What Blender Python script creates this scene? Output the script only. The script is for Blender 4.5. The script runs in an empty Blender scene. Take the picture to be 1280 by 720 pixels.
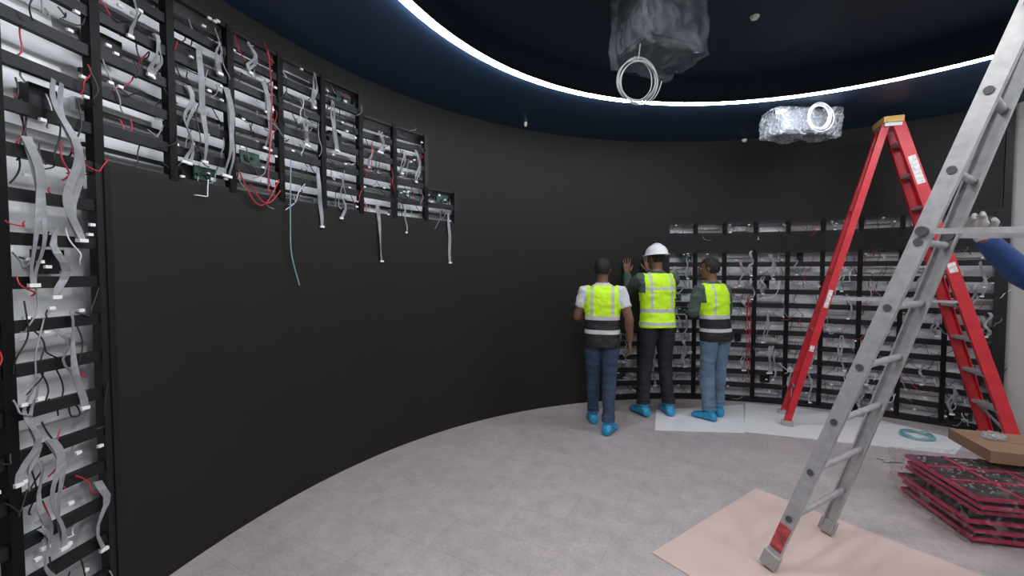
import bpy, bmesh, math, random
from mathutils import Vector, Matrix, noise
random.seed(7)
D=bpy.data; SC=bpy.context.scene
try:
    SC.view_settings.view_transform='Standard'
except Exception: pass
# ------------------------------------------------------------ materials
def mat(name,col=(.5,.5,.5),rough=.6,metal=0,emis=None,es=0,bump=0,bscale=60,var=0,vscale=5,spec=.5):
    m=D.materials.new(name); m.use_nodes=True; nt=m.node_tree; b=nt.nodes['Principled BSDF']
    b.inputs['Base Color'].default_value=(*col,1); b.inputs['Roughness'].default_value=rough
    b.inputs['Metallic'].default_value=metal; b.inputs['Specular IOR Level'].default_value=spec
    if emis: b.inputs['Emission Color'].default_value=(*emis,1); b.inputs['Emission Strength'].default_value=es
    tc=nt.nodes.new('ShaderNodeTexCoord')
    if bump:
        n=nt.nodes.new('ShaderNodeTexNoise'); n.inputs['Scale'].default_value=bscale; n.inputs['Detail'].default_value=4
        nt.links.new(tc.outputs['Object'],n.inputs['Vector'])
        bp=nt.nodes.new('ShaderNodeBump'); bp.inputs['Strength'].default_value=bump; bp.inputs['Distance'].default_value=.01
        nt.links.new(n.outputs['Fac'],bp.inputs['Height']); nt.links.new(bp.outputs['Normal'],b.inputs['Normal'])
    if var:
        n=nt.nodes.new('ShaderNodeTexNoise'); n.inputs['Scale'].default_value=vscale; n.inputs['Detail'].default_value=6
        nt.links.new(tc.outputs['Object'],n.inputs['Vector'])
        r=nt.nodes.new('ShaderNodeValToRGB')
        r.color_ramp.elements[0].position=.3; r.color_ramp.elements[1].position=.7
        r.color_ramp.elements[0].color=(*[c*(1-var) for c in col],1)
        r.color_ramp.elements[1].color=(*[min(1,c*(1+var)) for c in col],1)
        nt.links.new(n.outputs['Fac'],r.inputs['Fac']); nt.links.new(r.outputs['Color'],b.inputs['Base Color'])
    return m
def plastic_mat(name,fac=.3,tint=(.95,.97,1),lo=.45,hi=.68,sc=14,col=(.75,.78,.82)):
    m=D.materials.new(name); m.use_nodes=True; nt=m.node_tree; nt.nodes.clear()
    o=nt.nodes.new('ShaderNodeOutputMaterial'); mx=nt.nodes.new('ShaderNodeMixShader')
    t=nt.nodes.new('ShaderNodeBsdfTransparent'); t.inputs[0].default_value=(*tint,1)
    g=nt.nodes.new('ShaderNodeBsdfPrincipled'); g.inputs['Base Color'].default_value=(*col,1); g.inputs['Roughness'].default_value=.12
    tc=nt.nodes.new('ShaderNodeTexCoord'); n=nt.nodes.new('ShaderNodeTexNoise'); n.inputs['Scale'].default_value=sc; n.inputs['Detail'].default_value=5; n.inputs['Distortion'].default_value=1.5
    nt.links.new(tc.outputs['Object'],n.inputs['Vector'])
    bp=nt.nodes.new('ShaderNodeBump'); bp.inputs['Strength'].default_value=1; bp.inputs['Distance'].default_value=.05
    nt.links.new(n.outputs['Fac'],bp.inputs['Height']); nt.links.new(bp.outputs['Normal'],g.inputs['Normal'])
    r=nt.nodes.new('ShaderNodeMapRange'); r.inputs['From Min'].default_value=lo; r.inputs['From Max'].default_value=hi
    r.inputs['To Min'].default_value=fac*.4; r.inputs['To Max'].default_value=min(1,fac*2.4)
    nt.links.new(n.outputs['Fac'],r.inputs['Value']); nt.links.new(r.outputs[0],mx.inputs[0])
    nt.links.new(t.outputs[0],mx.inputs[1]); nt.links.new(g.outputs[0],mx.inputs[2]); nt.links.new(mx.outputs[0],o.inputs[0])
    return m
M={}
M['wall']=mat('matte_black_panel',(.0128,.0122,.0105),.6,bump=.08,bscale=300,var=.08,vscale=2,spec=.28)
M['frame']=mat('black_steel',(.009,.009,.010),.5,spec=.35)
M['back']=mat('pale_backing',(.80,.82,.85),.6,var=.15,vscale=5)
M['silver']=mat('galvanised',(.76,.77,.80),.5,.1,var=.15,vscale=12)
M['navy']=mat('navy_ceiling_paint',(.018,.044,.090),.5,var=.1,vscale=2)
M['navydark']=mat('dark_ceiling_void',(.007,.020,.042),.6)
M['white']=mat('white_paint',(.60,.59,.56),.7,var=.04,vscale=3)
M['wplast']=mat('white_plastic',(.8,.8,.8),.35)
M['ring']=mat('led_strip',(1,1,1),.5,emis=(.90,.93,1),es=42)
M['cab_grey']=mat('ribbon_cable_grey',(.27,.28,.30),.5,var=.2,vscale=20)
M['cab_red']=mat('cable_red',(.42,.02,.04),.4)
M['cab_black']=mat('cable_black',(.012,.012,.012),.4)
M['cab_white']=mat('cable_white',(.7,.72,.74),.4)
M['cab_pale']=mat('cable_pale_grey',(.42,.44,.47),.4)
M['cab_teal']=mat('cable_teal',(.17,.38,.41),.4)
M['pcb']=mat('green_circuit_board',(.012,.06,.042),.4,var=.5,vscale=60)
M['pink']=mat('pink_board',(.54,.42,.39),.75,var=.05,vscale=4)
M['sheet']=mat('white_floor_sheet',(.68,.69,.71),.5,bump=.2,bscale=8,var=.04)
M['red']=mat('red_fibreglass',(.55,.022,.035),.4,var=.15,vscale=8)
M['alu']=mat('brushed_aluminium',(.42,.43,.45),.42,.45,var=.15,vscale=25)
M['aludark']=mat('dark_aluminium_plug',(.10,.10,.11),.5,.5)  # darker aluminium for rung end plugs and stay pivots
M['rubber']=mat('dark_rubber',(.05,.05,.05),.7)
M['greyrub']=mat('grey_foot',(.35,.34,.34),.6)
M['cap']=mat('ochre_ladder_cap',(.62,.38,.09),.5)
M['label']=mat('white_label',(.70,.66,.65),.5,var=.35,vscale=40)
M['wornred']=mat('worn_red_sticker',(.42,.06,.07),.6,var=.6,vscale=30)
M['card']=mat('cardboard',(.24,.14,.09),.8,var=.1,vscale=6)
M['magenta']=mat('crimson_module_edge',(.42,.012,.06),.35)
M['module']=mat('black_module',(.014,.014,.016),.4,bump=.5,bscale=120)
M['wrap']=plastic_mat('plastic_wrap',.13,lo=.40,hi=.80,sc=7,col=(.6,.66,.75))
M['wrapred']=plastic_mat('module_plastic_wrap',.11,(.96,.93,.94),lo=.50,hi=.70,sc=20,col=(.8,.72,.75))
M['wrapw']=plastic_mat('bubble_wrap',.26,lo=.4,hi=.7,sc=18)
M['skin']=mat('brown_skin',(.17,.082,.048),.55)
M['hair']=mat('black_hair',(.006,.005,.005),.7,bump=.6,bscale=200)
M['lips']=mat('lip_skin',(.16,.06,.045),.5)
M['eye']=mat('eye_white',(.7,.7,.68),.3)
M['tee']=mat('white_tshirt',(.60,.61,.64),.8,bump=.8,bscale=14)
M['green']=mat('grey_green_shirt',(.06,.088,.078),.85,bump=.8,bscale=14,var=.2,vscale=30)
M['blue']=mat('blue_work_jacket',(.02,.06,.20),.8,bump=.8,bscale=16)
M['jeans']=mat('blue_denim',(.028,.050,.10),.85,bump=.8,bscale=15,var=.25)
M['jeansl']=mat('light_denim',(.10,.165,.24),.85,bump=.8,bscale=15,var=.3)
M['navyt']=mat('dark_trousers',(.010,.011,.02),.8,bump=.8,bscale=15)
M['cover']=mat('blue_shoe_cover',(.02,.27,.50),.4,bump=1,bscale=40,var=.2,vscale=40)
M['shoe']=mat('black_shoe',(.02,.02,.02),.5)
M['glove']=mat('grey_white_glove',(.52,.52,.51),.85,bump=.3,bscale=120)
M['helmet']=mat('white_helmet',(.75,.76,.77),.25)

def floor_mat():
    m=mat('vinyl_tile_floor',(.5,.47,.46),.5); nt=m.node_tree; b=nt.nodes['Principled BSDF']
    tc=nt.nodes.new('ShaderNodeTexCoord'); mp=nt.nodes.new('ShaderNodeMapping'); mp.inputs['Rotation'].default_value=(0,0,math.radians(28))
    nt.links.new(tc.outputs['Object'],mp.inputs['Vector'])
    br=nt.nodes.new('ShaderNodeTexBrick'); br.offset=.5; br.inputs['Scale'].default_value=1
    br.inputs['Brick Width'].default_value=.6; br.inputs['Row Height'].default_value=.3; br.inputs['Mortar Size'].default_value=.0015
    br.inputs['Color1'].default_value=(.385,.345,.350,1); br.inputs['Color2'].default_value=(.415,.372,.376,1); br.inputs['Mortar'].default_value=(.29,.26,.262,1)
    nt.links.new(mp.outputs[0],br.inputs['Vector'])
    outs=[]
    for sc,lo,hi,det in ((7,.86,1.09,10),(50,.90,1.08,4)):
        n=nt.nodes.new('ShaderNodeTexNoise'); n.inputs['Scale'].default_value=sc; n.inputs['Detail'].default_value=det; n.inputs['Roughness'].default_value=.7
        nt.links.new(mp.outputs[0],n.inputs['Vector'])
        r=nt.nodes.new('ShaderNodeMapRange'); r.inputs['From Min'].default_value=.35; r.inputs['From Max'].default_value=.65; r.inputs['To Min'].default_value=lo; r.inputs['To Max'].default_value=hi
        nt.links.new(n.outputs['Fac'],r.inputs['Value']); outs.append(r.outputs[0])
    mu=nt.nodes.new('ShaderNodeMath'); mu.operation='MULTIPLY'; nt.links.new(outs[0],mu.inputs[0]); nt.links.new(outs[1],mu.inputs[1])
    mx=nt.nodes.new('ShaderNodeVectorMath'); mx.operation='SCALE'
    nt.links.new(br.outputs['Color'],mx.inputs[0]); nt.links.new(mu.outputs[0],mx.inputs['Scale'])
    nt.links.new(mx.outputs[0],b.inputs['Base Color'])
    b.inputs['Roughness'].default_value=.42
    return m
M['floor']=floor_mat()

# vest shader: horizontal bands measured on the garment (object z), vertical tapes by |x|
def vest_mat(name,bands,base,vert=None):
    """bands: list (zlo,zhi,color) painted over base, vert: (xlo,xhi,zlo,color)"""
    m=mat(name,base,.7,bump=.7,bscale=14); nt=m.node_tree; b=nt.nodes['Principled BSDF']
    tc=nt.nodes.new('ShaderNodeTexCoord'); sp=nt.nodes.new('ShaderNodeSeparateXYZ'); nt.links.new(tc.outputs['Object'],sp.inputs[0])
    def mth(op,a,bv):
        n=nt.nodes.new('ShaderNodeMath'); n.operation=op
        for i,v in enumerate((a,bv)):
            if v is None: continue
            if isinstance(v,(int,float)): n.inputs[i].default_value=v
            else: nt.links.new(v,n.inputs[i])
        return n.outputs[0]
    cur=None
    ax=mth('ABSOLUTE',sp.outputs[0],None)
    L=[]
    if vert: L.append((mth('MULTIPLY',mth('MULTIPLY',mth('GREATER_THAN',ax,vert[0]),mth('LESS_THAN',ax,vert[1])),mth('GREATER_THAN',sp.outputs[2],vert[2])),vert[3]))
    for lo,hi,c in bands: L.append((mth('MULTIPLY',mth('GREATER_THAN',sp.outputs[2],lo),mth('LESS_THAN',sp.outputs[2],hi)),c))
    for fac,c in L:
        mx=nt.nodes.new('ShaderNodeMix'); mx.data_type='RGBA'
        nt.links.new(fac,mx.inputs[0])
        if cur is None: mx.inputs[6].default_value=(*base,1)
        else: nt.links.new(cur,mx.inputs[6])
        mx.inputs[7].default_value=(*c,1); cur=mx.outputs[2]
    nt.links.new(cur,b.inputs['Base Color'])
    return m
YEL=(.56,.93,.015); SIL=(.50,.52,.54); BLK=(.010,.010,.010)
M['vestA']=vest_mat('hi_vis_vest_two_tone',[(.70,1.09,BLK),(1.085,1.125,SIL),(.95,.99,SIL)],YEL,(.085,.112,1.09,SIL))
M['vestC']=vest_mat('hi_vis_vest_two_tone_b',[(.70,1.07,BLK),(1.065,1.105,SIL),(.93,.965,SIL)],YEL,(.095,.12,1.09,SIL))
M['vestB']=vest_mat('hi_vis_vest_yellow',[(1.12,1.16,SIL),(.985,1.02,SIL),(1.36,1.39,SIL)],YEL,(.095,.122,1.12,SIL))

# ------------------------------------------------------------ helpers
def obj_from_bm(name,bm,mats,parent=None,smooth=False):
    bmesh.ops.recalc_face_normals(bm,faces=bm.faces)
    me=D.meshes.new(name); bm.to_mesh(me); bm.free()
    for m in (mats if isinstance(mats,list) else [mats]): me.materials.append(m)
    if smooth:
        for p in me.polygons: p.use_smooth=True
    o=D.objects.new(name,me); SC.collection.objects.link(o)
    if parent: o.parent=parent
    return o
def empty(name,loc=(0,0,0)):
    e=D.objects.new(name,None); e.location=loc; e.empty_display_size=.1; SC.collection.objects.link(e); return e
def box(bm,c,sx,sy,sz,X=Vector((1,0,0)),Y=Vector((0,1,0)),Z=Vector((0,0,1)),mi=0):
    c=Vector(c); vs=[]
    for dz in (-1,1):
        for dx,dy in ((-1,-1),(1,-1),(1,1),(-1,1)):
            vs.append(bm.verts.new(c+X*(dx*sx/2)+Y*(dy*sy/2)+Z*(dz*sz/2)))
    for f in ((3,2,1,0),(4,5,6,7),(0,1,5,4),(1,2,6,5),(2,3,7,6),(3,0,4,7)):
        fc=bm.faces.new([vs[i] for i in f]); fc.material_index=mi
def beam(bm,p0,p1,w,t,wdir,mi=0):
    p0=Vector(p0);p1=Vector(p1); Z=(p1-p0).normalized(); W=Vector(wdir); W=(W-Z*W.dot(Z)).normalized(); T=Z.cross(W)
    box(bm,(p0+p1)/2,w,t,(p1-p0).length,W,T,Z,mi)
def tube(bm,pts,radii,n=10,mi=0):
    pts=[Vector(p) for p in pts]; rings=[]; ref=None
    for i,p in enumerate(pts):
        d=(pts[min(i+1,len(pts)-1)]-pts[max(i-1,0)]).normalized()
        if ref is None:
            ref=Vector((0,0,1)) if abs(d.z)<.9 else Vector((0,1,0))
        u=(ref-d*ref.dot(d)).normalized(); ref=u; v=d.cross(u)
        r=radii[i] if isinstance(radii,(list,tuple)) else radii
        rings.append([bm.verts.new(p+u*(r*math.cos(2*math.pi*k/n))+v*(r*math.sin(2*math.pi*k/n))) for k in range(n)])
    for a,b in zip(rings,rings[1:]):
        for k in range(n):
            f=bm.faces.new((a[k],a[(k+1)%n],b[(k+1)%n],b[k])); f.material_index=mi
    f=bm.faces.new(rings[0][::-1]); f.material_index=mi
    f=bm.faces.new(rings[-1]); f.material_index=mi
def loft(bm,rings,mi=0):
    R=[[bm.verts.new(p) for p in r] for r in rings]; n=len(R[0])
    for a,b in zip(R,R[1:]):
        for k in range(n):
            f=bm.faces.new((a[k],a[(k+1)%n],b[(k+1)%n],b[k])); f.material_index=mi
    bm.faces.new(R[0][::-1]).material_index=mi; bm.faces.new(R[-1]).material_index=mi
def ellipsoid(bm,c,r,Mx=None,mi=0,seg=16):
    m=Matrix.Translation(Vector(c))@Matrix.Diagonal((*r,1))
    if Mx is not None: m=Mx@m
    res=bmesh.ops.create_uvsphere(bm,u_segments=seg,v_segments=max(6,seg//2),radius=1,matrix=m)
    for v in res['verts']:
        for f in v.link_faces: f.material_index=mi

# ------------------------------------------------------------ room
C=Vector((1.9,1.3,0)); R=3.73; CH=3.1
def cyl(phi,r,z):
    a=math.radians(phi); return Vector((C.x+r*math.cos(a),C.y+r*math.sin(a),z))
PH=lambda k:44.4+5.1*k
ZB=[0,.04,.84,1.80,1.99,2.02,2.15,2.34,2.82,2.98,CH]
def is_open(k,z):
    if 0<=k<=8 and (.04<z<1.80 or 1.99<z<2.15): return True
    if 9<=k<=10 and .04<z<.84: return True
    if k==17 and 2.02<z<2.34: return True
    if 18<=k<=19 and 2.02<z<2.82: return True
    if 20<=k<=24 and 2.02<z<2.98: return True
    if 25<=k<=28 and .04<z<2.98: return True
    return False
bm=bmesh.new(); SUB=3; vc={}
def gv(i,j):
    if (i,j) not in vc: vc[(i,j)]=bm.verts.new(cyl(44.4+5.1*i/SUB,R,ZB[j]))
    return vc[(i,j)]
for i in range(45*SUB):
    for j in range(len(ZB)-1):
        if is_open(i//SUB,(ZB[j]+ZB[j+1])/2): continue
        bm.faces.new((gv(i,j),gv(i+1,j),gv(i+1,j+1),gv(i,j+1)))
w=obj_from_bm('wall_curved',bm,M['wall'],smooth=False)
sm=w.modifiers.new('thick','SOLIDIFY'); sm.thickness=.03
nrm=w.data.polygons[0].normal; cen=w.data.polygons[0].center
outward=(Vector((cen.x,cen.y,0))-C).dot(nrm)>0
sm.offset=1 if outward else -1
for p in w.data.polygons: p.use_smooth=True
es=w.modifiers.new('es','EDGE_SPLIT'); es.split_angle=math.radians(30)
bm=bmesh.new(); prev=None
for i in range(0,80):
    phi=43.2+2*i
    cur=(bm.verts.new(cyl(phi,R+.15,0)),bm.verts.new(cyl(phi,R+.15,CH)))
    if prev: bm.faces.new((prev[0],cur[0],cur[1],prev[1]))
    prev=cur
obj_from_bm('wall_backing',bm,M['back'],smooth=True)
bm=bmesh.new(); box(bm,(1.3,1.4,-.05),7.4,8.0,.1); obj_from_bm('floor',bm,M['floor'])
bm=bmesh.new(); box(bm,(4.70,.85,CH/2),.1,6.6,CH); obj_from_bm('wall_right',bm,M['white'])
bm=bmesh.new(); box(bm,(3.2,-2.48,CH/2),2.9,.1,CH); obj_from_bm('wall_back',bm,M['white'])
bm=bmesh.new(); beam(bm,cyl(43.8,R+.04,0),cyl(43.8,R+.04,CH),.05,.08,(1,-1,0)); obj_from_bm('trim_1',bm,M['frame'])
# ceiling with ring coffer
RC=Vector((1.6,1.45,0)); RR=2.43
bm=bmesh.new(); N=96; a=[];b_=[];c_=[]
for k in range(N):
    t=2*math.pi*k/N; d=Vector((math.cos(t),math.sin(t),0))
    b_.append(bm.verts.new(RC+d*RR+Vector((0,0,CH)))); a.append(bm.verts.new(RC+d*5.2+Vector((0,0,CH)))); c_.append(bm.verts.new(RC+d*RR+Vector((0,0,CH+.22))))
for k in range(N):
    q=(k+1)%N
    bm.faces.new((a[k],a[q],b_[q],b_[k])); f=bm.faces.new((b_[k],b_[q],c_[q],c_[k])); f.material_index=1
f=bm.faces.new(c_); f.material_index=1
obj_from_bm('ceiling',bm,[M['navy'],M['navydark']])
bm=bmesh.new(); prof=((RR-.066,CH-.024),(RR-.002,CH-.024),(RR-.002,CH+.012),(RR-.066,CH+.012)); rings=[]
for k in range(144):
    t=2*math.pi*k/144; d=Vector((math.cos(t),math.sin(t),0)); rings.append([bm.verts.new(RC+d*r+Vector((0,0,z))) for r,z in prof])
for k in range(144):
    A=rings[k];B=rings[(k+1)%144]
    for s in range(4):
        f=bm.faces.new((A[s],A[(s+1)%4],B[(s+1)%4],B[s])); f.material_index=0 if s<2 else 1
obj_from_bm('ring_light',bm,[M['ring'],M['frame']])

# ------------------------------------------------------------ LED frames with wiring
def make_frame(name,cells,seedn,dens,ribd,barh,mid=False):
    """cells: dict k -> list of (zlo,zhi)"""
    rnd=random.Random(seedn); root=empty(name)
    bm=bmesh.new(); bs=bmesh.new(); bp=bmesh.new()
    wires={'cab_red':[],'cab_black':[],'cab_white':[],'cab_grey':[]}
    rib=bmesh.new()
    def frame_axes(phi):
        a_=math.radians(phi); rad=Vector((math.cos(a_),math.sin(a_),0)); tan=Vector((-math.sin(a_),math.cos(a_),0)); return rad,tan
    def ribbon(phi,z0,length,r=R-.015,wd=.026,sway=.02,bow=.03):
        n=max(8,int(length/.035)); prev=None; ph=rnd.uniform(0,6); sl=rnd.uniform(-.1,.1)*length; f=rnd.uniform(1.5,3.5)
        rad,tan=frame_axes(phi); layers=rnd.choice((1,2))
        for L in range(layers):
            prev=None
            for i in range(n+1):
                t=i/n
                off=tan*(sway*math.sin(ph+f*t*3+L)+sl*t+L*.018)
                rr=r-.012*L-bow*math.sin(math.pi*min(1,t*1.1))*(.5+.5*math.sin(ph+t*7))
                p=C+rad*rr+off+Vector((0,0,z0-length*t))
                tw=tan*math.cos(.6*math.sin(ph+4*t))+rad*math.sin(.6*math.sin(ph+4*t))
                cur=(rib.verts.new(p-tw*wd/2),rib.verts.new(p+tw*wd/2),rib.verts.new(p+tw*wd/2+rad*.002),rib.verts.new(p-tw*wd/2+rad*.002))
                if prev:
                    for s in range(4): rib.faces.new((prev[s],prev[(s+1)%4],cur[(s+1)%4],cur[s]))
                prev=cur
            rr_,tn_=frame_axes(phi); box(bp,p,wd+.006,.012,.014,tn_,rr_,Vector((0,0,1)),mi=1)
    for k,spans in cells.items():
        p0,p1=PH(k),PH(k+1); pm=(p0+p1)/2; rad,tan=frame_axes(pm)
        wdt=2*R*math.sin(math.radians(2.55))
        for zlo,zhi in spans:
            for pe in (p0,p1):
                r2,t2=frame_axes(pe); beam(bm,cyl(pe,R+.018,zlo),cyl(pe,R+.018,zhi),.038,.045,t2)
            nrow=max(1,round((zhi-zlo)/.16)); dz=(zhi-zlo)/nrow
            for j in range(nrow+1):
                z=zlo+j*dz; box(bm,cyl(pm,R+.016,z),wdt,.03,barh,tan,rad)
            for j in range(nrow):
                z=zlo+(j+.5)*dz
                if mid and k>=17 and zlo>1: box(bm,cyl(pm,R+.085,z+.01),wdt,.02,.018,tan,rad)
                q=rnd.random()
                if q<.5: box(bs,cyl(pm+rnd.uniform(-.4,.4),R+.12,z+rnd.uniform(-.03,.03)),wdt*rnd.uniform(.6,.98),.03,rnd.uniform(.03,.06),tan,rad)
                if q>.86: box(bm,cyl(pm+rnd.uniform(-1,1),R+.10,z),rnd.uniform(.05,.13),.05,.10,tan,rad)
                if rnd.random()<.10*dens:
                    cpt=cyl(pm+rnd.uniform(-1.2,1.2),R+.05,z); box(bp,cpt,.125,.012,.075,tan,rad,mi=0)
                    for h in range(6):
                        box(bp,cpt-rad*.01+tan*rnd.uniform(-.05,.05)+Vector((0,0,rnd.uniform(-.03,.03))),rnd.uniform(.01,.03),.012,rnd.uniform(.008,.02),tan,rad,mi=rnd.choice((1,2,2)))
                for h in range(int(2+3.5*dens)):
                    if rnd.random()<.75:
                        ph=pm+rnd.uniform(-2.3,2.3); pz=z+rnd.uniform(-.07,.07); pts=[]; nn=6
                        dx=rnd.uniform(-.16,.16); dzz=rnd.uniform(-.28,.15); rr=R+rnd.uniform(-.02,.08); sag=rnd.uniform(.0,.08)
                        if k==25: dx=abs(dx)*.5
                        r3,t3=frame_axes(ph)
                        for i in range(nn):
                            t=i/(nn-1); pts.append(C+r3*(rr-.02*math.sin(3*t))+t3*(dx*t+.015*math.sin(9*t+pz*40))+Vector((0,0,max(.03,zlo-.06,pz+dzz*t-sag*math.sin(math.pi*t)))))
                        wires[rnd.choices(('cab_red','cab_black','cab_white','cab_grey'),(.14,.50,.14,.22))[0]].append(pts)
                    if rnd.random()<.3:
                        box(bp,cyl(pm+rnd.uniform(-2.2,2.2),R+rnd.uniform(-.02,.03),z+rnd.uniform(-.06,.06)),.020,.012,.012,tan,rad,mi=1)
            for h in range(int((zhi-zlo)*ribd+rnd.random()*.8)):
                L=rnd.uniform(.15,.42); z0=rnd.uniform(zlo+.25,zhi) if zhi-zlo>.3 else zhi-.03
                if zhi-zlo<.3: L=.1
                if z0-L<zlo-.08: L=max(.1,z0-zlo+.06)
                if z0-L<.05: L=max(.08,z0-.06)
                ribbon(rnd.uniform(p0+.6,p1-.6),z0,L,r=R-rnd.uniform(.0,.02),wd=rnd.uniform(.018,.027))
    obj_from_bm('steel_lattice',bm,M['frame'],root); obj_from_bm('support_channels',bs,M['silver'],root)
    for nm,ls in wires.items():
        if not ls: continue
        cu=D.curves.new(nm,'CURVE'); cu.dimensions='3D'; cu.bevel_depth=.003; cu.bevel_resolution=1; cu.resolution_u=4
        for pts in ls:
            s=cu.splines.new('NURBS'); s.points.add(len(pts)-1); s.order_u=4; s.use_endpoint_u=True
            for i,p in enumerate(pts): s.points[i].co=(*p,1)
        o=D.objects.new('wires_'+nm[4:],cu); cu.materials.append(M[nm]); SC.collection.objects.link(o); o.parent=root
    return root,rib,bp,ribbon
def curve_obj(name,lists,m,depth,parent=None):
    cu=D.curves.new(name,'CURVE'); cu.dimensions='3D'; cu.bevel_depth=depth; cu.bevel_resolution=2; cu.resolution_u=6
    for pts in lists:
        s=cu.splines.new('NURBS'); s.points.add(len(pts)-1); s.order_u=4; s.use_endpoint_u=True
        for i,p in enumerate(pts): s.points[i].co=(*p,1)
    cu.materials.append(m); o=D.objects.new(name,cu); SC.collection.objects.link(o)
    if parent: o.parent=parent
    return o
cl={17:[(2.02,2.34)],18:[(2.02,2.82)],19:[(2.02,2.82)]}
for k in range(20,25): cl[k]=[(2.02,2.98)]
for k in range(25,29): cl[k]=[(.04,2.98)]
root,rib,bp,ribbon=make_frame('led_panel_frame',cl,11,1.3,2.3,.046,True)
ribbon(144.2,2.10,.46,sway=.004,bow=.01); ribbon(132.6,2.12,.48,sway=.004,bow=.01); ribbon(152.5,2.3,.42,sway=.01,bow=.02)
ribbon(139.8,2.12,.22,sway=.02,bow=.02,wd=.012)
for ph,z0,L in ((174.3,2.3,.62),(175.6,2.05,.55),(175.2,.9,.45),(162,2.6,.5),(164.6,2.75,.6)): ribbon(ph,z0,L,r=R-.02,bow=.04)
obj_from_bm('ribbon_cables',rib,M['cab_grey'],root); obj_from_bm('receiver_cards',bp,[M['pcb'],M['wplast'],M['module']],root)
pts=[cyl(155.9+.25*math.sin(t*2.2)-(2.3*max(0,t-.75)*1.6),R-.03,2.30-.84*t) for t in [i/10 for i in range(11)]]
curve_obj('teal_hanging_cable',[pts],M['cab_teal'],.004,root)
pts=[cyl(160.5-3.2*t,R-.04,2.08-.10*math.sin(math.pi*t)) for t in [i/8 for i in range(9)]]
pts2=[cyl(161.5-4.2*t,R-.03,2.15-.19*math.sin(math.pi*t)) for t in [i/8 for i in range(9)]]
pts3=[cyl(158.2-.3*math.sin(5*t),R-.03,2.95-.9*t) for t in [i/8 for i in range(9)]]
curve_obj('red_loop_cable',[pts,pts2,pts3],M['cab_red'],.004,root)
bm=bmesh.new(); beam(bm,cyl(171.6,R+.02,.0),cyl(171.6,R+.02,2.02),.03,.06,(0,1,0)); obj_from_bm('end_post',bm,M['frame'],root)
cr={}
for k in range(0,9): cr[k]=[(.04,1.80),(1.99,2.15)]
for k in (9,10): cr[k]=[(.04,.84)]
root2,rib,bp,ribbon=make_frame('led_panel_frame',cr,23,1.0,2.6,.056)
pts=[[cyl(76+.35*math.sin((4+j)*t+j),R-.02-.01*j,1.25-(1.0-.12*j)*t) for t in [i/8 for i in range(9)]] for j in range(3)]
curve_obj('red_cable_bundle',pts,M['cab_red'],.004,root2)
obj_from_bm('ribbon_cables',rib,M['cab_grey'],root2); obj_from_bm('receiver_cards',bp,[M['pcb'],M['wplast'],M['module']],root2)
def coil(name,c,r,turns,m,depth,seed,normal='z',flat=.25,var=.12):
    rn=random.Random(seed); pts=[]; ph=[rn.uniform(-var,var) for _ in range(turns+2)]; oy=[rn.uniform(-1,1) for _ in range(turns+2)]; oz=[rn.uniform(-1,1) for _ in range(turns+2)]
    for i in range(turns*14+1):
        a=2*math.pi*i/14; T=i/14; j=int(T); fr=T-j; L=lambda q:q[j]*(1-fr)+q[j+1]*fr
        rr=r*(1+L(ph)+rn.uniform(-.02,.02)); dy=L(oy)
        if normal=='z': pts.append((c[0]+rr*math.cos(a)+dy*r*.12,c[1]+rr*math.sin(a),c[2]+depth+rn.uniform(0,flat*r)))
        else: pts.append((c[0]+rr*math.cos(a)+dy*r*.16,c[1]+L(oz)*r*.2,c[2]+rr*1.12*math.sin(a)+L(oz)*r*.16))
    return curve_obj(name,[pts],m,depth)
coil('coiled_cable',(3.80,3.85,.006),.12,6,M['cab_teal'],.004,3)
coil('coiled_cable',(-1.42,1.50,.0),.14,7,M['cab_teal'],.005,5)

# ------------------------------------------------------------ floor sheets / boards
def slab(name,pts,z0,th,m):
    bm=bmesh.new(); loft(bm,[[Vector((x,y,z0)) for x,y in pts],[Vector((x,y,z0+th)) for x,y in pts]]); return obj_from_bm(name,bm,m)
A0=Vector((1.745,2.92)); e1=Vector((-.818,-.575)); e2=Vector((.607,-.795))
q=[A0,A0+e1*1.19,A0+e1*1.19+e2*1.2,A0+e2*1.2]
slab('pink_protection_board',[(v.x,v.y) for v in q],0,.005,M['pink'])
slab('floor_protection_sheet',[(2.25,3.98),(3.77,3.48),(4.15,3.75),(3.85,4.28),(3.3,4.66),(2.76,4.86)],0,.004,M['sheet'])
slab('floor_protection_sheet',[(1.40,4.02),(2.24,3.95),(2.70,4.80),(1.62,4.62)],0,.003,M['sheet'])

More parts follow.
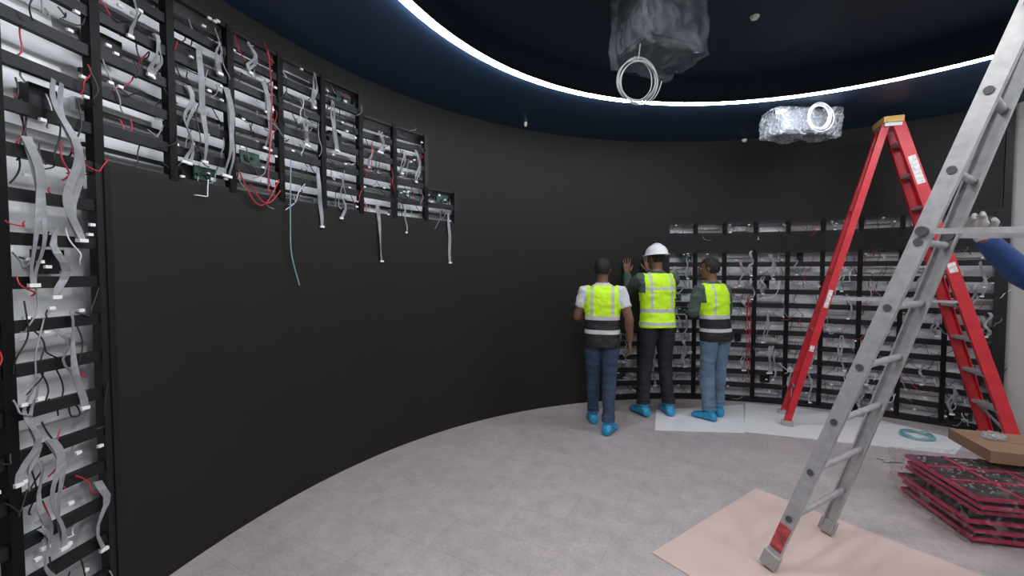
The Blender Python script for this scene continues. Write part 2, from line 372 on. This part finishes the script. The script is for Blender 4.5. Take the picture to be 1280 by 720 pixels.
# ------------------------------------------------------------ red step ladder
def red_ladder():
    root=empty('red_step_ladder'); bm=bmesh.new()   # 0 red 1 alu 2 cap 3 label 4 grey
    wdir=Vector((.38,.925,0)).normalized(); 
    nf,ff=Vector((4.33,3.50,.035)),Vector((4.48,3.88,.035)); nr,fr=Vector((2.776,4.138,.039)),Vector((2.965,4.49,.039))
    top=Vector((3.59,4.03,2.94)); across=(nf-nr).normalized()
    tnf=top-wdir*.10+across*.045; tff=top+wdir*.10+across*.045; tnr=top-wdir*.09-across*.045; tfr=top+wdir*.09-across*.03
    def chan(a,b_,w_,sgn,mi=0):
        d=(b_-a).normalized(); fw=(across-d*across.dot(d)).normalized()
        beam(bm,a,b_,w_,.008,fw,mi)
        for s in (-1,1): beam(bm,a+fw*s*(w_/2-.004)+wdir*sgn*.016,b_+fw*s*(w_/2-.004)+wdir*sgn*.016,.008,.036,fw,mi)
    chan(nf,tnf,.090,1); chan(ff,tff,.090,-1); chan(nr,tnr,.058,1); chan(fr,tfr,.058,-1)
    n=9
    for i in range(1,n+1):
        t=i/(n+.6)
        a=nf.lerp(tnf,t); b_=ff.lerp(tff,t); box(bm,(a+b_)/2,.09,(b_-a).length,.022,across,wdir,Vector((0,0,1)),1)
        box(bm,(a+b_)/2+across*.04-Vector((0,0,.016)),.008,(b_-a).length,.03,across,wdir,Vector((0,0,1)),1)
        if i%2==1:
            a=nr.lerp(tnr,t); b_=fr.lerp(tfr,t); beam(bm,a,b_,.03,.012,(0,0,1),1)
    beam(bm,nf.lerp(tnf,.02),ff.lerp(tff,.10),.025,.006,(0,0,1),1); beam(bm,nr.lerp(tnr,.02),fr.lerp(tfr,.10),.02,.006,(0,0,1),1)
    for a,b_ in ((nf.lerp(tnf,.43),nr.lerp(tnr,.43)),(ff.lerp(tff,.43),fr.lerp(tfr,.43))):
        beam(bm,a,b_,.022,.006,(0,0,1),1)
    box(bm,top+Vector((0,0,.03)),.15,.26,.055,across,wdir,Vector((0,0,1)),2)
    box(bm,top+Vector((0,0,-.01)),.13,.24,.04,across,wdir,Vector((0,0,1)),1)
    for a,b_,t0,t1,wd in ((nf,tnf,.80,.89,.06),(nf,tnf,.52,.55,.06),(nr,tnr,.40,.46,.035),(nr,tnr,.25,.27,.035)):
        d=(b_-a).normalized(); p0=a.lerp(b_,t0)-wdir*.006; p1=a.lerp(b_,t1)-wdir*.006; beam(bm,p0,p1,wd,.003,across,3)
    for p in (nf,ff,nr,fr): box(bm,p+Vector((0,0,-.008)),.10,.05,.045,across,wdir,Vector((0,0,1)),4)
    obj_from_bm('ladder_body',bm,[M['red'],M['alu'],M['cap'],M['label'],M['greyrub']],root)
red_ladder()

# ------------------------------------------------------------ aluminium ladder
Lf=Vector((1.34,2.11,.042)); Lt=Vector((1.895,1.348,3.0)); Rf=Vector((1.86,2.40,.042)); Rt=Vector((2.08,1.50,3.0))
def alu_ladder():
    root=empty('aluminium_ladder'); bm=bmesh.new()  # 0 alu 1 plug 2 rubber 3 red 4 grey
    def section(a0,a1,b0,b1,sgn):
        mid0=(a0+b0)/2; mid1=(a1+b1)/2; d=(mid1-mid0).normalized(); rd=(b0-a0).normalized(); nrm=d.cross(rd).normalized()
        for p0,p1,s in ((a0,a1,1),(b0,b1,-1)):
            dd=(p1-p0).normalized(); beam(bm,p0,p1,.060,.006,nrm,0)
            for q in (-1,1): beam(bm,p0+nrm*q*.027+rd*s*.012,p1+nrm*q*.027+rd*s*.012,.007,.026,nrm,0)
            beam(bm,p0-dd*.018,p0+dd*.06,.076,.04,nrm,2); 
            beam(bm,p0+dd*.09-rd*s*.005,p0+dd*.24-rd*s*.005,.056,.004,nrm,3)
        n=10
        for i in range(n):
            t=(.28+i*.28)/3.05
            p=a0.lerp(a1,t); q=b0.lerp(b1,t); u=(q-p).normalized()
            tube(bm,[p-u*.008,q+u*.008],.015,14,0); tube(bm,[p-u*.010,p+u*.001],.015,14,1); tube(bm,[q-u*.001,q+u*.010],.015,14,1)
    section(Lf,Lt,Rf,Rt,1)
    dirn=Vector(((Lt.x+Rt.x)/2-(Lf.x+Rf.x)/2,(Lt.y+Rt.y)/2-(Lf.y+Rf.y)/2,0))
    off=dirn.normalized()*.09
    L2t=Lt+off; R2t=Rt+off; L2f=Lf+dirn*2+off; R2f=Rf+dirn*2+off
    section(L2f,L2t,R2f,R2t,1)
    for p,q in ((Lt,L2t),(Rt,R2t)): beam(bm,p-Vector((0,0,.06)),q-Vector((0,0,.06)),.09,.05,(0,0,1),2)
    for a,b_,c_,d_ in ((Lf,Lt,L2f,L2t),(Rf,Rt,R2f,R2t)):
        p=a.lerp(b_,.565); q=c_.lerp(d_,.545); beam(bm,p,q,.022,.008,(0,0,1),0)
        tube(bm,[p-Vector((.02,.01,0)),p+Vector((.02,.01,0))],.02,12,1)
    obj_from_bm('ladder_body',bm,[M['alu'],M['aludark'],M['greyrub'],M['wornred'],M['rubber']],root)
alu_ladder()

# ------------------------------------------------------------ module stack, cardboard
def stack():
    root=empty('led_module_stack',(0,0,0)); bm=bmesh.new(); rn=random.Random(4)
    ang=math.radians(-12); X=Vector((math.cos(ang),math.sin(ang),0)); Y=Vector((-X.y,X.x,0))
    base=Vector((3.13,2.53,0))
    for L in range(6):
        z=.008+L*.046; o=base+X*rn.uniform(-.035,.035)+Y*rn.uniform(-.03,.03); W,H=.84,.56
        box(bm,o+Vector((0,0,z+.018)),W,H,.030,X,Y,mi=1)
        for sx in (-1,1): box(bm,o+X*sx*W/2+Vector((0,0,z+.02)),.018,H+.02,.022,X,Y,mi=0)
        for sy in (-1,1): box(bm,o+Y*sy*H/2+Vector((0,0,z+.02)),W,.018,.022,X,Y,mi=0)
        if L==5:
            for i in range(1,4): box(bm,o+X*(-W/2+i*W/4)+Vector((0,0,z+.034)),.02,H,.012,X,Y,mi=0)
            for i in range(1,3): box(bm,o+Y*(-H/2+i*H/3)+Vector((0,0,z+.035)),W,.018,.012,X,Y,mi=0)
            for i in range(160):
                box(bm,o+X*rn.uniform(-.4,.4)+Y*rn.uniform(-.25,.25)+Vector((0,0,z+.036)),rn.uniform(.006,.014),.006,.006,X,Y,mi=2)
    obj_from_bm('modules',bm,[M['magenta'],M['module'],M['greyrub']],root)
    bm=bmesh.new(); box(bm,base+Vector((0,0,.152)),.95,.66,.296,X,Y)
    bmesh.ops.subdivide_edges(bm,edges=bm.edges[:],cuts=26,use_grid_fill=True)
    for v in bm.verts:
        n=noise.noise_vector(v.co*9)*.03+noise.noise_vector(v.co*25)*.018
        if v.co.z>.28: n.z*=.5
        if v.co.z<.02: n.z=0; n*=1.8
        v.co+=n; v.co.z=max(.003,v.co.z)
    obj_from_bm('wrapping_film',bm,M['wrapred'],root,smooth=True)
stack()
bm=bmesh.new(); cx=Vector((3.40,2.70,.372)); 
aX=Vector((math.cos(-.35),math.sin(-.35),0)); aY=Vector((-aX.y,aX.x,0))
box(bm,cx,.60,.42,.07,aX,aY); box(bm,cx+Vector((0,0,.037))+aY*.107,.60,.205,.006,aX,aY); box(bm,cx+Vector((0,0,.037))-aY*.107,.60,.205,.006,aX,aY)
obj_from_bm('cardboard_box',bm,M['card'])
bm=bmesh.new(); bmesh.ops.create_icosphere(bm,subdivisions=4,radius=1)
for v in bm.verts:
    n=1+.35*noise.noise(v.co*2.5)+.2*noise.noise(v.co*6); v.co=Vector((v.co.x*.06*n+3.29,v.co.y*.045*n+2.80,max(.4125,.43+v.co.z*.03*n)))
obj_from_bm('crumpled_plastic_film',bm,M['wrapw'],smooth=True)
bm=bmesh.new()
for s in (-1,1): tube(bm,[(3.02,3.36+s*.03,.012),(3.08,3.34+s*.018,.012),(3.12,3.33,.012),(3.16,3.315-s*.008,.012)],[.007,.008,.009,.004],10)
obj_from_bm('hand_pliers',bm,M['alu'],smooth=True)

# ------------------------------------------------------------ ceiling devices
def wrapped(name,c,sx,sy,sz,ang,m,inner,amp=.03):
    root=empty(name); X=Vector((math.cos(ang),math.sin(ang),0)); Y=Vector((-X.y,X.x,0)); c=Vector(c)
    bm=bmesh.new(); box(bm,c,sx*.86,sy*.82,sz*.8,X,Y); bmesh.ops.bevel(bm,geom=bm.edges[:],offset=.015,segments=2,affect='EDGES')
    box(bm,c+Vector((0,0,sz*.4)),.06,.06,sz*.6,X,Y); obj_from_bm('housing',bm,inner,root)
    bm=bmesh.new(); box(bm,c,sx,sy,sz,X,Y); bmesh.ops.subdivide_edges(bm,edges=bm.edges[:],cuts=18,use_grid_fill=True)
    for v in bm.verts:
        n=noise.noise_vector(v.co*8)*amp+noise.noise_vector(v.co*22)*amp*.5; v.co+=n
        if v.co.z<c.z: v.co.z-=abs(noise.noise(v.co*6))*amp*1.5
        v.co.z=min(v.co.z,CH+.15)
    obj_from_bm('plastic_cover',bm,m,root,smooth=True)
    return root
M['proj']=mat('dark_projector_housing',(.03,.04,.055),.5)
M['proj2']=mat('grey_device_housing',(.16,.17,.19),.5)
wrapped('wrapped_projector',(.87,2.55,3.03),.44,.36,.42,.35,M['wrap'],M['proj'])
wrapped('wrapped_ceiling_device',(2.74,4.0,2.95),.64,.22,.24,.05,M['wrapw'],M['proj2'],amp=.025)
coil('hanging_cable_coil',(.72,2.42,2.64),.112,6,M['cab_pale'],.003,9,normal='y',var=.16)
curve_obj('hanging_cable',[[(.72,2.42,2.76),(.73,2.43,2.82),(.75,2.46,2.95)]],M['cab_pale'],.004)
coil('cable_coil',(2.80,3.84,2.96),.11,6,M['cab_white'],.004,12,normal='y',var=.2)
def disc(name,c,r,h,m):
    bm=bmesh.new(); tube(bm,[Vector(c)-Vector((0,0,h)),Vector(c)-Vector((0,0,h*.3)),Vector(c)],[r*.7,r,r],20); obj_from_bm(name,bm,m)
disc('smoke_detector',(1.68,2.95,CH+.22),.03,.02,M['wplast'])
disc('ceiling_sensor',(.14,4.38,CH),.018,.04,M['wplast'])
disc('ceiling_sensor',(2.68,4.86,CH-.02),.028,.03,M['wplast'])

# ------------------------------------------------------------ people
def remesh(bm,vox,smooth=4):
    me=D.meshes.new('tmp'); bm.to_mesh(me); bm.free(); o=D.objects.new('tmp',me); SC.collection.objects.link(o)
    m=o.modifiers.new('r','REMESH'); m.mode='VOXEL'; m.voxel_size=vox; m.adaptivity=0
    s=o.modifiers.new('s','SMOOTH'); s.factor=.5; s.iterations=smooth
    dg=bpy.context.evaluated_depsgraph_get(); dg.update(); me2=D.meshes.new_from_object(o.evaluated_get(dg))
    D.objects.remove(o); D.meshes.remove(me)
    out=bmesh.new(); out.from_mesh(me2); D.meshes.remove(me2); return out
def hand_bm(sgn,curl,size=1.0,spread=.06,fat=1.0):
    bm=bmesh.new()
    def ring(y,w_,t,z=0):
        return [Vector((w_*math.copysign(abs(math.cos(a))**.7,math.cos(a)),y,z+t*math.copysign(abs(math.sin(a))**.8,math.sin(a)))) for a in [2*math.pi*k/16 for k in range(16)]]
    loft(bm,[ring(-.03,.024,.022),ring(.0,.028,.021),ring(.03,.037,.018),ring(.06,.041,.016),ring(.088,.041,.014),ring(.096,.036,.010)])
    for i,(x,L,r) in enumerate(((.031,.072,.0090),(.0105,.080,.0092),(-.0105,.074,.0088),(-.031,.058,.0080))):
        p=Vector((sgn*x,.078,.0)); a=0; sp=sgn*x/.03*spread; pts=[p.copy()]; rad=[r*fat*1.05]
        p=p+Vector((math.sin(sp)*.014,.014,0)); pts.append(p.copy()); rad.append(r*fat)
        for j,fr in enumerate((.45,.30,.25)):
            a+=curl*(.9,1.1,.8)[j]*(1+.07*i); d=Vector((math.sin(sp),math.cos(a)*math.cos(sp),-math.sin(a))); p=p+d*L*fr; pts.append(p.copy()); rad.append(r*fat*(1-.09*(j+1)))
        tube(bm,pts,rad,10)
    c=curl*.5
    tube(bm,[Vector((sgn*.022,.012,-.004)),Vector((sgn*.046,.038,-.010)),Vector((sgn*.062,.064,-.014-.02*c)),Vector((sgn*(.068-.02*c),.088,-.018-.04*c))],[.015*fat,.0135*fat,.0112*fat,.009*fat],10)
    out=remesh(bm,.0036,2)
    for v in out.verts: v.co*=size
    return out
def append_bm(dst,src,Mx,mi):
    mp={}
    for v in src.verts: mp[v]=dst.verts.new(Mx@v.co)
    for f in src.faces:
        try:
            nf=dst.faces.new([mp[v] for v in f.verts]); nf.material_index=mi; nf.smooth=True
        except ValueError: pass
    src.free()
def lerp(a,b,t): return a+(b-a)*t
def person(name,loc,rotz,H,P):
    s=H/1.75; loc=Vector(loc); Rz=Matrix.Rotation(math.radians(rotz),3,'Z')
    def TL(wp): return (Rz.inverted()@(Vector(wp)-loc))/s
    hem=P['hem']; lean=Vector(P.get('lean',(0,0))); 
    def sh(z): t=max(0,z-.9); return Vector((lean.x*t,lean.y*t,0))
    T=[(hem,.184,.140),(hem+.06,.184,.138),(.98,.180,.132),(1.08,.174,.124),(1.18,.178,.126),(1.28,.190,.130),(1.36,.196,.126),(1.41,.184,.110),(1.45,.138,.086),(1.48,.085,.066),(1.50,.06,.058)]
    if P.get('slim'): T=[(z,a*.97,b*.95) for z,a,b in T]
    bm=bmesh.new()
    def ell(c,a,b,n=28,pw=.85):
        return [c+Vector((a*math.copysign(abs(math.cos(t))**pw,math.cos(t)),b*math.copysign(abs(math.sin(t))**pw,math.sin(t)),0)) for t in [2*math.pi*k/n for k in range(n)]]
    loft(bm,[ell(Vector((0,0,z))+sh(z),a,b) for z,a,b in T])
    segs=[]
    arms={}
    for side,sx in (('L',-1),('R',1)):
        A=P['arms'][side]; S=Vector((sx*.176,0,1.415))+sh(1.41)
        E=TL(A['ew']) if 'ew' in A else Vector(A['e']); W=TL(A['ww']) if 'ww' in A else Vector(A['w'])
        arms[side]=(S,E,W)
        longs=P['sleeve']=='long'; f=1.2 if longs else 1.0
        up=[.066,.060*f,.052*f,.047*f]
        if not longs: up=[.068,.066,.063,.044]
        tube(bm,[S-Vector((sx*.05,0,-.005)),S,S.lerp(E,.35),S.lerp(E,.60),S.lerp(E,.66),E],[.055,up[0],up[1],up[2],up[2] if longs else .047,up[3]],16)
        tube(bm,[E,E.lerp(W,.3),E.lerp(W,.93),W],[.045*f,.045*f,.031*(1.3 if longs else 1),.026],16)
        ellipsoid(bm,E,(.045*f,)*3)
        segs.append(('up',S,E,.058)); segs.append(('fo',E,W,.042))
        Lg=P['legs'][side]; Hp=Vector((sx*.088,0,.92)); K=Vector(Lg[0]); An=Vector(Lg[1]); wd=P.get('pant',1.0)
        tube(bm,[Hp,Hp.lerp(K,.3),Hp.lerp(K,.7),K,K.lerp(An,.3),K.lerp(An,.7),An+Vector((0,0,.025))],[.094,.092,.077,.068*wd,.066*wd,.060*wd,.060*wd],18)
        for zz,rr in ((.88,.01),(.2,.012),(.08,.010)):
            pc=K.lerp(An,1-zz) if zz<.5 else K.lerp(An,.1); ellipsoid(bm,pc,(.064*wd+rr*.5,.064*wd+rr*.5,.018))
        yaw=Lg[2] if len(Lg)>2 else 0; F=Matrix.Translation((An.x,An.y,0))@Matrix.Rotation(yaw,4,'Z')
        pf=.008 if P['shoe']=='cover' else 0; zb0=P.get('footz',.0)
        def fr(y,a,h): return [F@Vector((a*math.cos(t),y,zb0+.003+h/2+h/2*math.copysign(abs(math.sin(t))**.7,math.sin(t)))) for t in [2*math.pi*k/16 for k in range(16)]]
        loft(bm,[fr(-.082,.018,.04),fr(-.07,.036+pf,.075),fr(-.03,.042+pf,.115),fr(.02,.043+pf,.11),fr(.07,.046+pf,.080),fr(.12,.050+pf,.066),fr(.165,.044+pf,.052),fr(.195,.02,.03)])
    tube(bm,[Vector((0,0,1.44))+sh(1.44),Vector((0,.0,1.50))+sh(1.5),Vector((0,0,1.58))+sh(1.58)],[.066,.056,.054],18)
    tube(bm,[Vector((0,0,1.475))+sh(1.47),Vector((0,0,1.50))+sh(1.5)],[.074,.066],18)
    hc=Vector((0,.015,1.635))+sh(1.6); HM=Matrix.Translation(hc)@Matrix.Rotation(math.radians(P['head'][0]),4,'Z')@Matrix.Rotation(math.radians(P['head'][1]),4,'X')
    hs=[(-.115,.022,.030,.050),(-.100,.042,.050,.034),(-.065,.057,.074,.014),(-.02,.067,.088,.002),(.02,.073,.093,-.003),(.06,.071,.090,-.008),(.088,.060,.076,-.010),(.106,.040,.052,-.010),(.115,.015,.02,-.01)]
    loft(bm,[[HM@(Vector((a*math.cos(t),cy+b*math.sin(t),z))) for t in [2*math.pi*k/24 for k in range(24)]] for z,a,b,cy in hs])
    tube(bm,[HM@Vector((0,.085,.015)),HM@Vector((0,.104,-.025)),HM@Vector((0,.088,-.035))],[.008,.014,.012],10)
    for sx in (-1,1): ellipsoid(bm,(sx*.076,-.008,-.005),(.012,.018,.031),HM)
    body=remesh(bm,.0065,6)
    # cloth folds: small displacement along normals below the neck
    body.normal_update()
    for v in body.verts:
        if .13<v.co.z<1.44: v.co+=v.normal*(.007*noise.noise(Vector((v.co.x*10,v.co.y*10,v.co.z*19)))+.0025*noise.noise(v.co*28))
    mats=[]; 
    def mi(key):
        m=M[key]
        if m not in mats: mats.append(m)
        return mats.index(m)
    iv,ish,isk,itr,isho,iha=mi(P['vest']),mi(P['shirt']),mi('skin'),mi(P['trouser']),mi('cover' if P['shoe']=='cover' else 'shoe'),mi('hair')
    HI=HM.inverted()
    def hairy(q): return q.z>.062 or (q.y<-.02 and q.z>-.055) or (q.y<.028 and q.z>.005 and abs(q.x)<.088)
    def sdist(p,a,b):
        ab=b-a; t=max(0,min(1,(p-a).dot(ab)/ab.length_squared)); return (p-(a+ab*t)).length,t
    for f in body.faces:
        p=f.calc_center_median(); f.smooth=True
        pz=p.z; q=p-sh(pz)
        zz=max(hem,min(1.5,pz))
        for (z0,a0,b0),(z1,a1,b1) in zip(T,T[1:]):
            if z0<=zz<=z1: t=(zz-z0)/(z1-z0); ra,rb=lerp(a0,a1,t),lerp(b0,b1,t); break
        tn=math.hypot(q.x/ra,q.y/rb) if hem-.01<pz<1.5 else 9
        best=(tn,'torso',0)
        for lb,a,b,r in segs:
            d,t=sdist(p,a,b); d/=r
            if d<best[0]-.06: best=(d,lb,t)
        # the vest body panel keeps a clean armhole: everything inboard of it belongs to the torso
        if best[1]=='up' and abs(q.x)<.150 and pz>hem and abs(q.y)<.17: best=(1,'torso',0)
        hd=(p-hc).length
        if best[1]=='torso' or best[0]>2.2:
            if pz>1.495 and hd<.2:
                ql=HI@p; k=iha if (ql.length<.16 and hairy(ql)) else isk
            elif pz>1.495: k=ish
            elif pz>1.47 and abs(q.x)<.085: k=ish
            elif pz>=hem-.006: k=iv if (abs(q.x)<.160 or pz<1.27) else ish
            elif pz>.125: k=itr
            else: k=isho
        elif best[1]=='up': k=ish if (P['sleeve']=='long' or best[2]<.63) else isk
        else: k=ish if (P['sleeve']=='long' and best[2]<.97) else isk
        f.material_index=k
    for side,sx in (('L',-1),('R',1)):
        A=P['arms'][side]; W=arms[side][2]
        Yd=Rz.inverted()@Vector(A['hw'][0]) if 'hw' in A else Vector(A['h'][0]); Zd=Rz.inverted()@Vector(A['hw'][1]) if 'hw' in A else Vector(A['h'][1])
        Yd.normalize(); Zd=(Zd-Yd*Zd.dot(Yd)).normalized(); Xd=Yd.cross(Zd)
        Mx=Matrix((( Xd.x,Yd.x,Zd.x,W.x),(Xd.y,Yd.y,Zd.y,W.y),(Xd.z,Yd.z,Zd.z,W.z),(0,0,0,1)))
        append_bm(body,hand_bm(-sx,A['curl'],1.0,spread=.14,fat=1.15 if P.get('glove') else 1),Mx,mi('glove') if P.get('glove') else isk)
    hb=bmesh.new(); bmesh.ops.create_uvsphere(hb,u_segments=40,v_segments=28,radius=1)
    for v in hb.verts:
        n=v.co.copy(); v.co=Vector((n.x*.080,n.y*.101-.006,n.z*.109+.012)); v.co+=n*noise.noise(n*5)*.004
    dele=[f for f in hb.faces if not hairy(f.calc_center_median())]
    bmesh.ops.delete(hb,geom=dele,context='FACES')
    if not P.get('helmet'): append_bm(body,hb,HM,iha)
    else: hb.free()
    for sx in (-1,1):
        e=bmesh.new(); ellipsoid(e,(sx*.030,.080,.006),(.013,.009,.007)); append_bm(body,e,HM,mi('eye'))
        e=bmesh.new(); ellipsoid(e,(sx*.030,.087,.006),(.005,.004,.005)); append_bm(body,e,HM,iha)
        e=bmesh.new(); ellipsoid(e,(sx*.030,.083,.026),(.017,.006,.003)); append_bm(body,e,HM,iha)
    e=bmesh.new(); ellipsoid(e,(0,.083,-.062),(.022,.007,.005)); append_bm(body,e,HM,mi('lips'))
    for v in body.verts: v.co*=s
    root=empty(name,loc); root.rotation_euler=(0,0,math.radians(rotz))
    me=D.meshes.new(name+'_body'); body.to_mesh(me); body.free()
    for m in mats: me.materials.append(m)
    o=D.objects.new('body',me); SC.collection.objects.link(o); o.parent=root
    if P.get('helmet'):
        hb=bmesh.new(); n=32; rings=[]
        HB=HM@Matrix.Translation((0,-.004,.030))@Matrix.Rotation(math.radians(-4),4,'X')
        for i in range(11):
            t=i/10*math.pi/2; rr=math.cos(t); z=math.sin(t)
            rings.append([HB@Vector((.104*rr*math.cos(a),.124*rr*math.sin(a),.108*z)) for a in [2*math.pi*k/n for k in range(n)]] if i<10 else [HB@Vector((.004*math.cos(a),.004*math.sin(a),.108)) for a in [2*math.pi*k/n for k in range(n)]])
        brim=[HB@Vector(((.118)*math.cos(a),(.138+.03*max(0,math.sin(a)))*math.sin(a),-.012)) for a in [2*math.pi*k/n for k in range(n)]]
        brim2=[HB@Vector(((.118)*math.cos(a),(.138+.03*max(0,math.sin(a)))*math.sin(a),-.004)) for a in [2*math.pi*k/n for k in range(n)]]
        inner=[HB@Vector((.098*math.cos(a),.118*math.sin(a),-.010)) for a in [2*math.pi*k/n for k in range(n)]]
        loft(hb,[inner,brim,brim2]+rings)
        tube(hb,[HB@Vector((0,.10*math.cos(t),.100*math.sin(t)+.008)) for t in [math.pi*(.1+.8*i/10) for i in range(11)]],.012,8)
        for v in hb.verts: v.co*=s
        obj_from_bm('safety_helmet',hb,M['helmet'],root,smooth=True)
    return root
person('construction_worker',(.89,4.09,0),-12,1.69,dict(hem=.85,vest='vestA',shirt='tee',sleeve='short',trouser='jeans',shoe='cover',pant=1.0,head=(-12,-8),lean=(0,.04),
  arms={'L':dict(e=(-.25,.03,1.14),w=(-.15,.24,1.10),h=((.5,.8,0),(-.6,.1,.6)),curl=.5),'R':dict(e=(.262,-.03,1.14),w=(.275,.04,.89),h=((0,.12,-1),(1,0,0)),curl=.35)},
  legs={'L':((-.09,.09,.49),(-.085,.15,.09),.15),'R':((.075,-.03,.49),(.065,-.15,.09),-.35)}))
person('construction_worker',(1.57,4.47,0),6,1.83,dict(hem=.92,vest='vestB',shirt='green',sleeve='long',trouser='navyt',shoe='cover',helmet=True,pant=1.05,footz=.003,head=(22,0),lean=(0,.05),
  arms={'L':dict(ew=(1.325,4.70,1.34),ww=(1.365,4.945,1.54),hw=((0,.05,1),(0,-1,0)),curl=.1),'R':dict(ew=(1.785,4.72,1.38),ww=(1.62,4.965,1.56),hw=((0,.05,1),(0,-1,0)),curl=.1)},
  legs={'L':((-.12,.03,.49),(-.145,.0,.09),.25),'R':((.10,.03,.49),(.13,-.01,.09),-.1)}))
person('construction_worker',(2.15,4.36,0),20,1.70,dict(hem=.86,vest='vestC',shirt='green',sleeve='long',trouser='jeansl',shoe='cover',pant=1.15,footz=.003,slim=True,head=(30,-6),lean=(-.08,.05),
  arms={'L':dict(e=(-.26,.06,1.16),w=(-.12,.27,1.14),h=((.5,.8,.1),(-.6,.1,.6)),curl=.5),'R':dict(e=(.225,.07,1.15),w=(.10,.28,1.12),h=((-.5,.8,.1),(.6,.1,.6)),curl=.5)},
  legs={'L':((-.10,.02,.49),(-.11,-.03,.09),.3),'R':((.085,.04,.49),(.10,.06,.09),-.2)}))
person('ladder_holding_worker',(2.67,1.80,0),90,1.78,dict(hem=.88,vest='blue',shirt='blue',sleeve='long',trouser='navyt',shoe='shoe',glove=True,head=(0,5),
  arms={'R':dict(ew=(2.43,1.985,1.54),ww=(2.14,1.905,1.715),hw=((-.60,-.15,.80),(.6,.5,.6)),curl=.6),'L':dict(e=(-.25,.0,1.14),w=(-.25,.08,.89),h=((0,.12,-1),(-1,0,0)),curl=.35)},
  legs={'L':((-.10,.02,.49),(-.11,0,.09),.15),'R':((.10,.02,.49),(.11,0,.09),-.15)}))

# ------------------------------------------------------------ lights
def area(name,loc,size,power,col=(1,.97,.94)):
    l=D.lights.new(name,'AREA'); l.shape='DISK'; l.size=size; l.energy=power; l.color=col
    o=D.objects.new(name,l); o.location=loc; SC.collection.objects.link(o); return o
for i,(x,y) in enumerate(((.6,.2),(2.6,.2),(1.6,-.6),(.4,1.4))):
    area('overhead_fill_light',(x,y,CH+.15),.3,26)  # unseen fill lights added overhead to brighten the room, no fixtures modelled
wd=D.worlds.new('world'); SC.world=wd; wd.use_nodes=True; wd.node_tree.nodes['Background'].inputs[0].default_value=(.02,.025,.03,1)
# ------------------------------------------------------------ camera
cam=D.cameras.new('camera'); cam.sensor_width=36; cam.lens=520*36/1280; cam.clip_start=.02
co=D.objects.new('camera',cam); co.location=(0,0,1.55); co.rotation_euler=(math.radians(90-2.2),0,0); SC.collection.objects.link(co); SC.camera=co
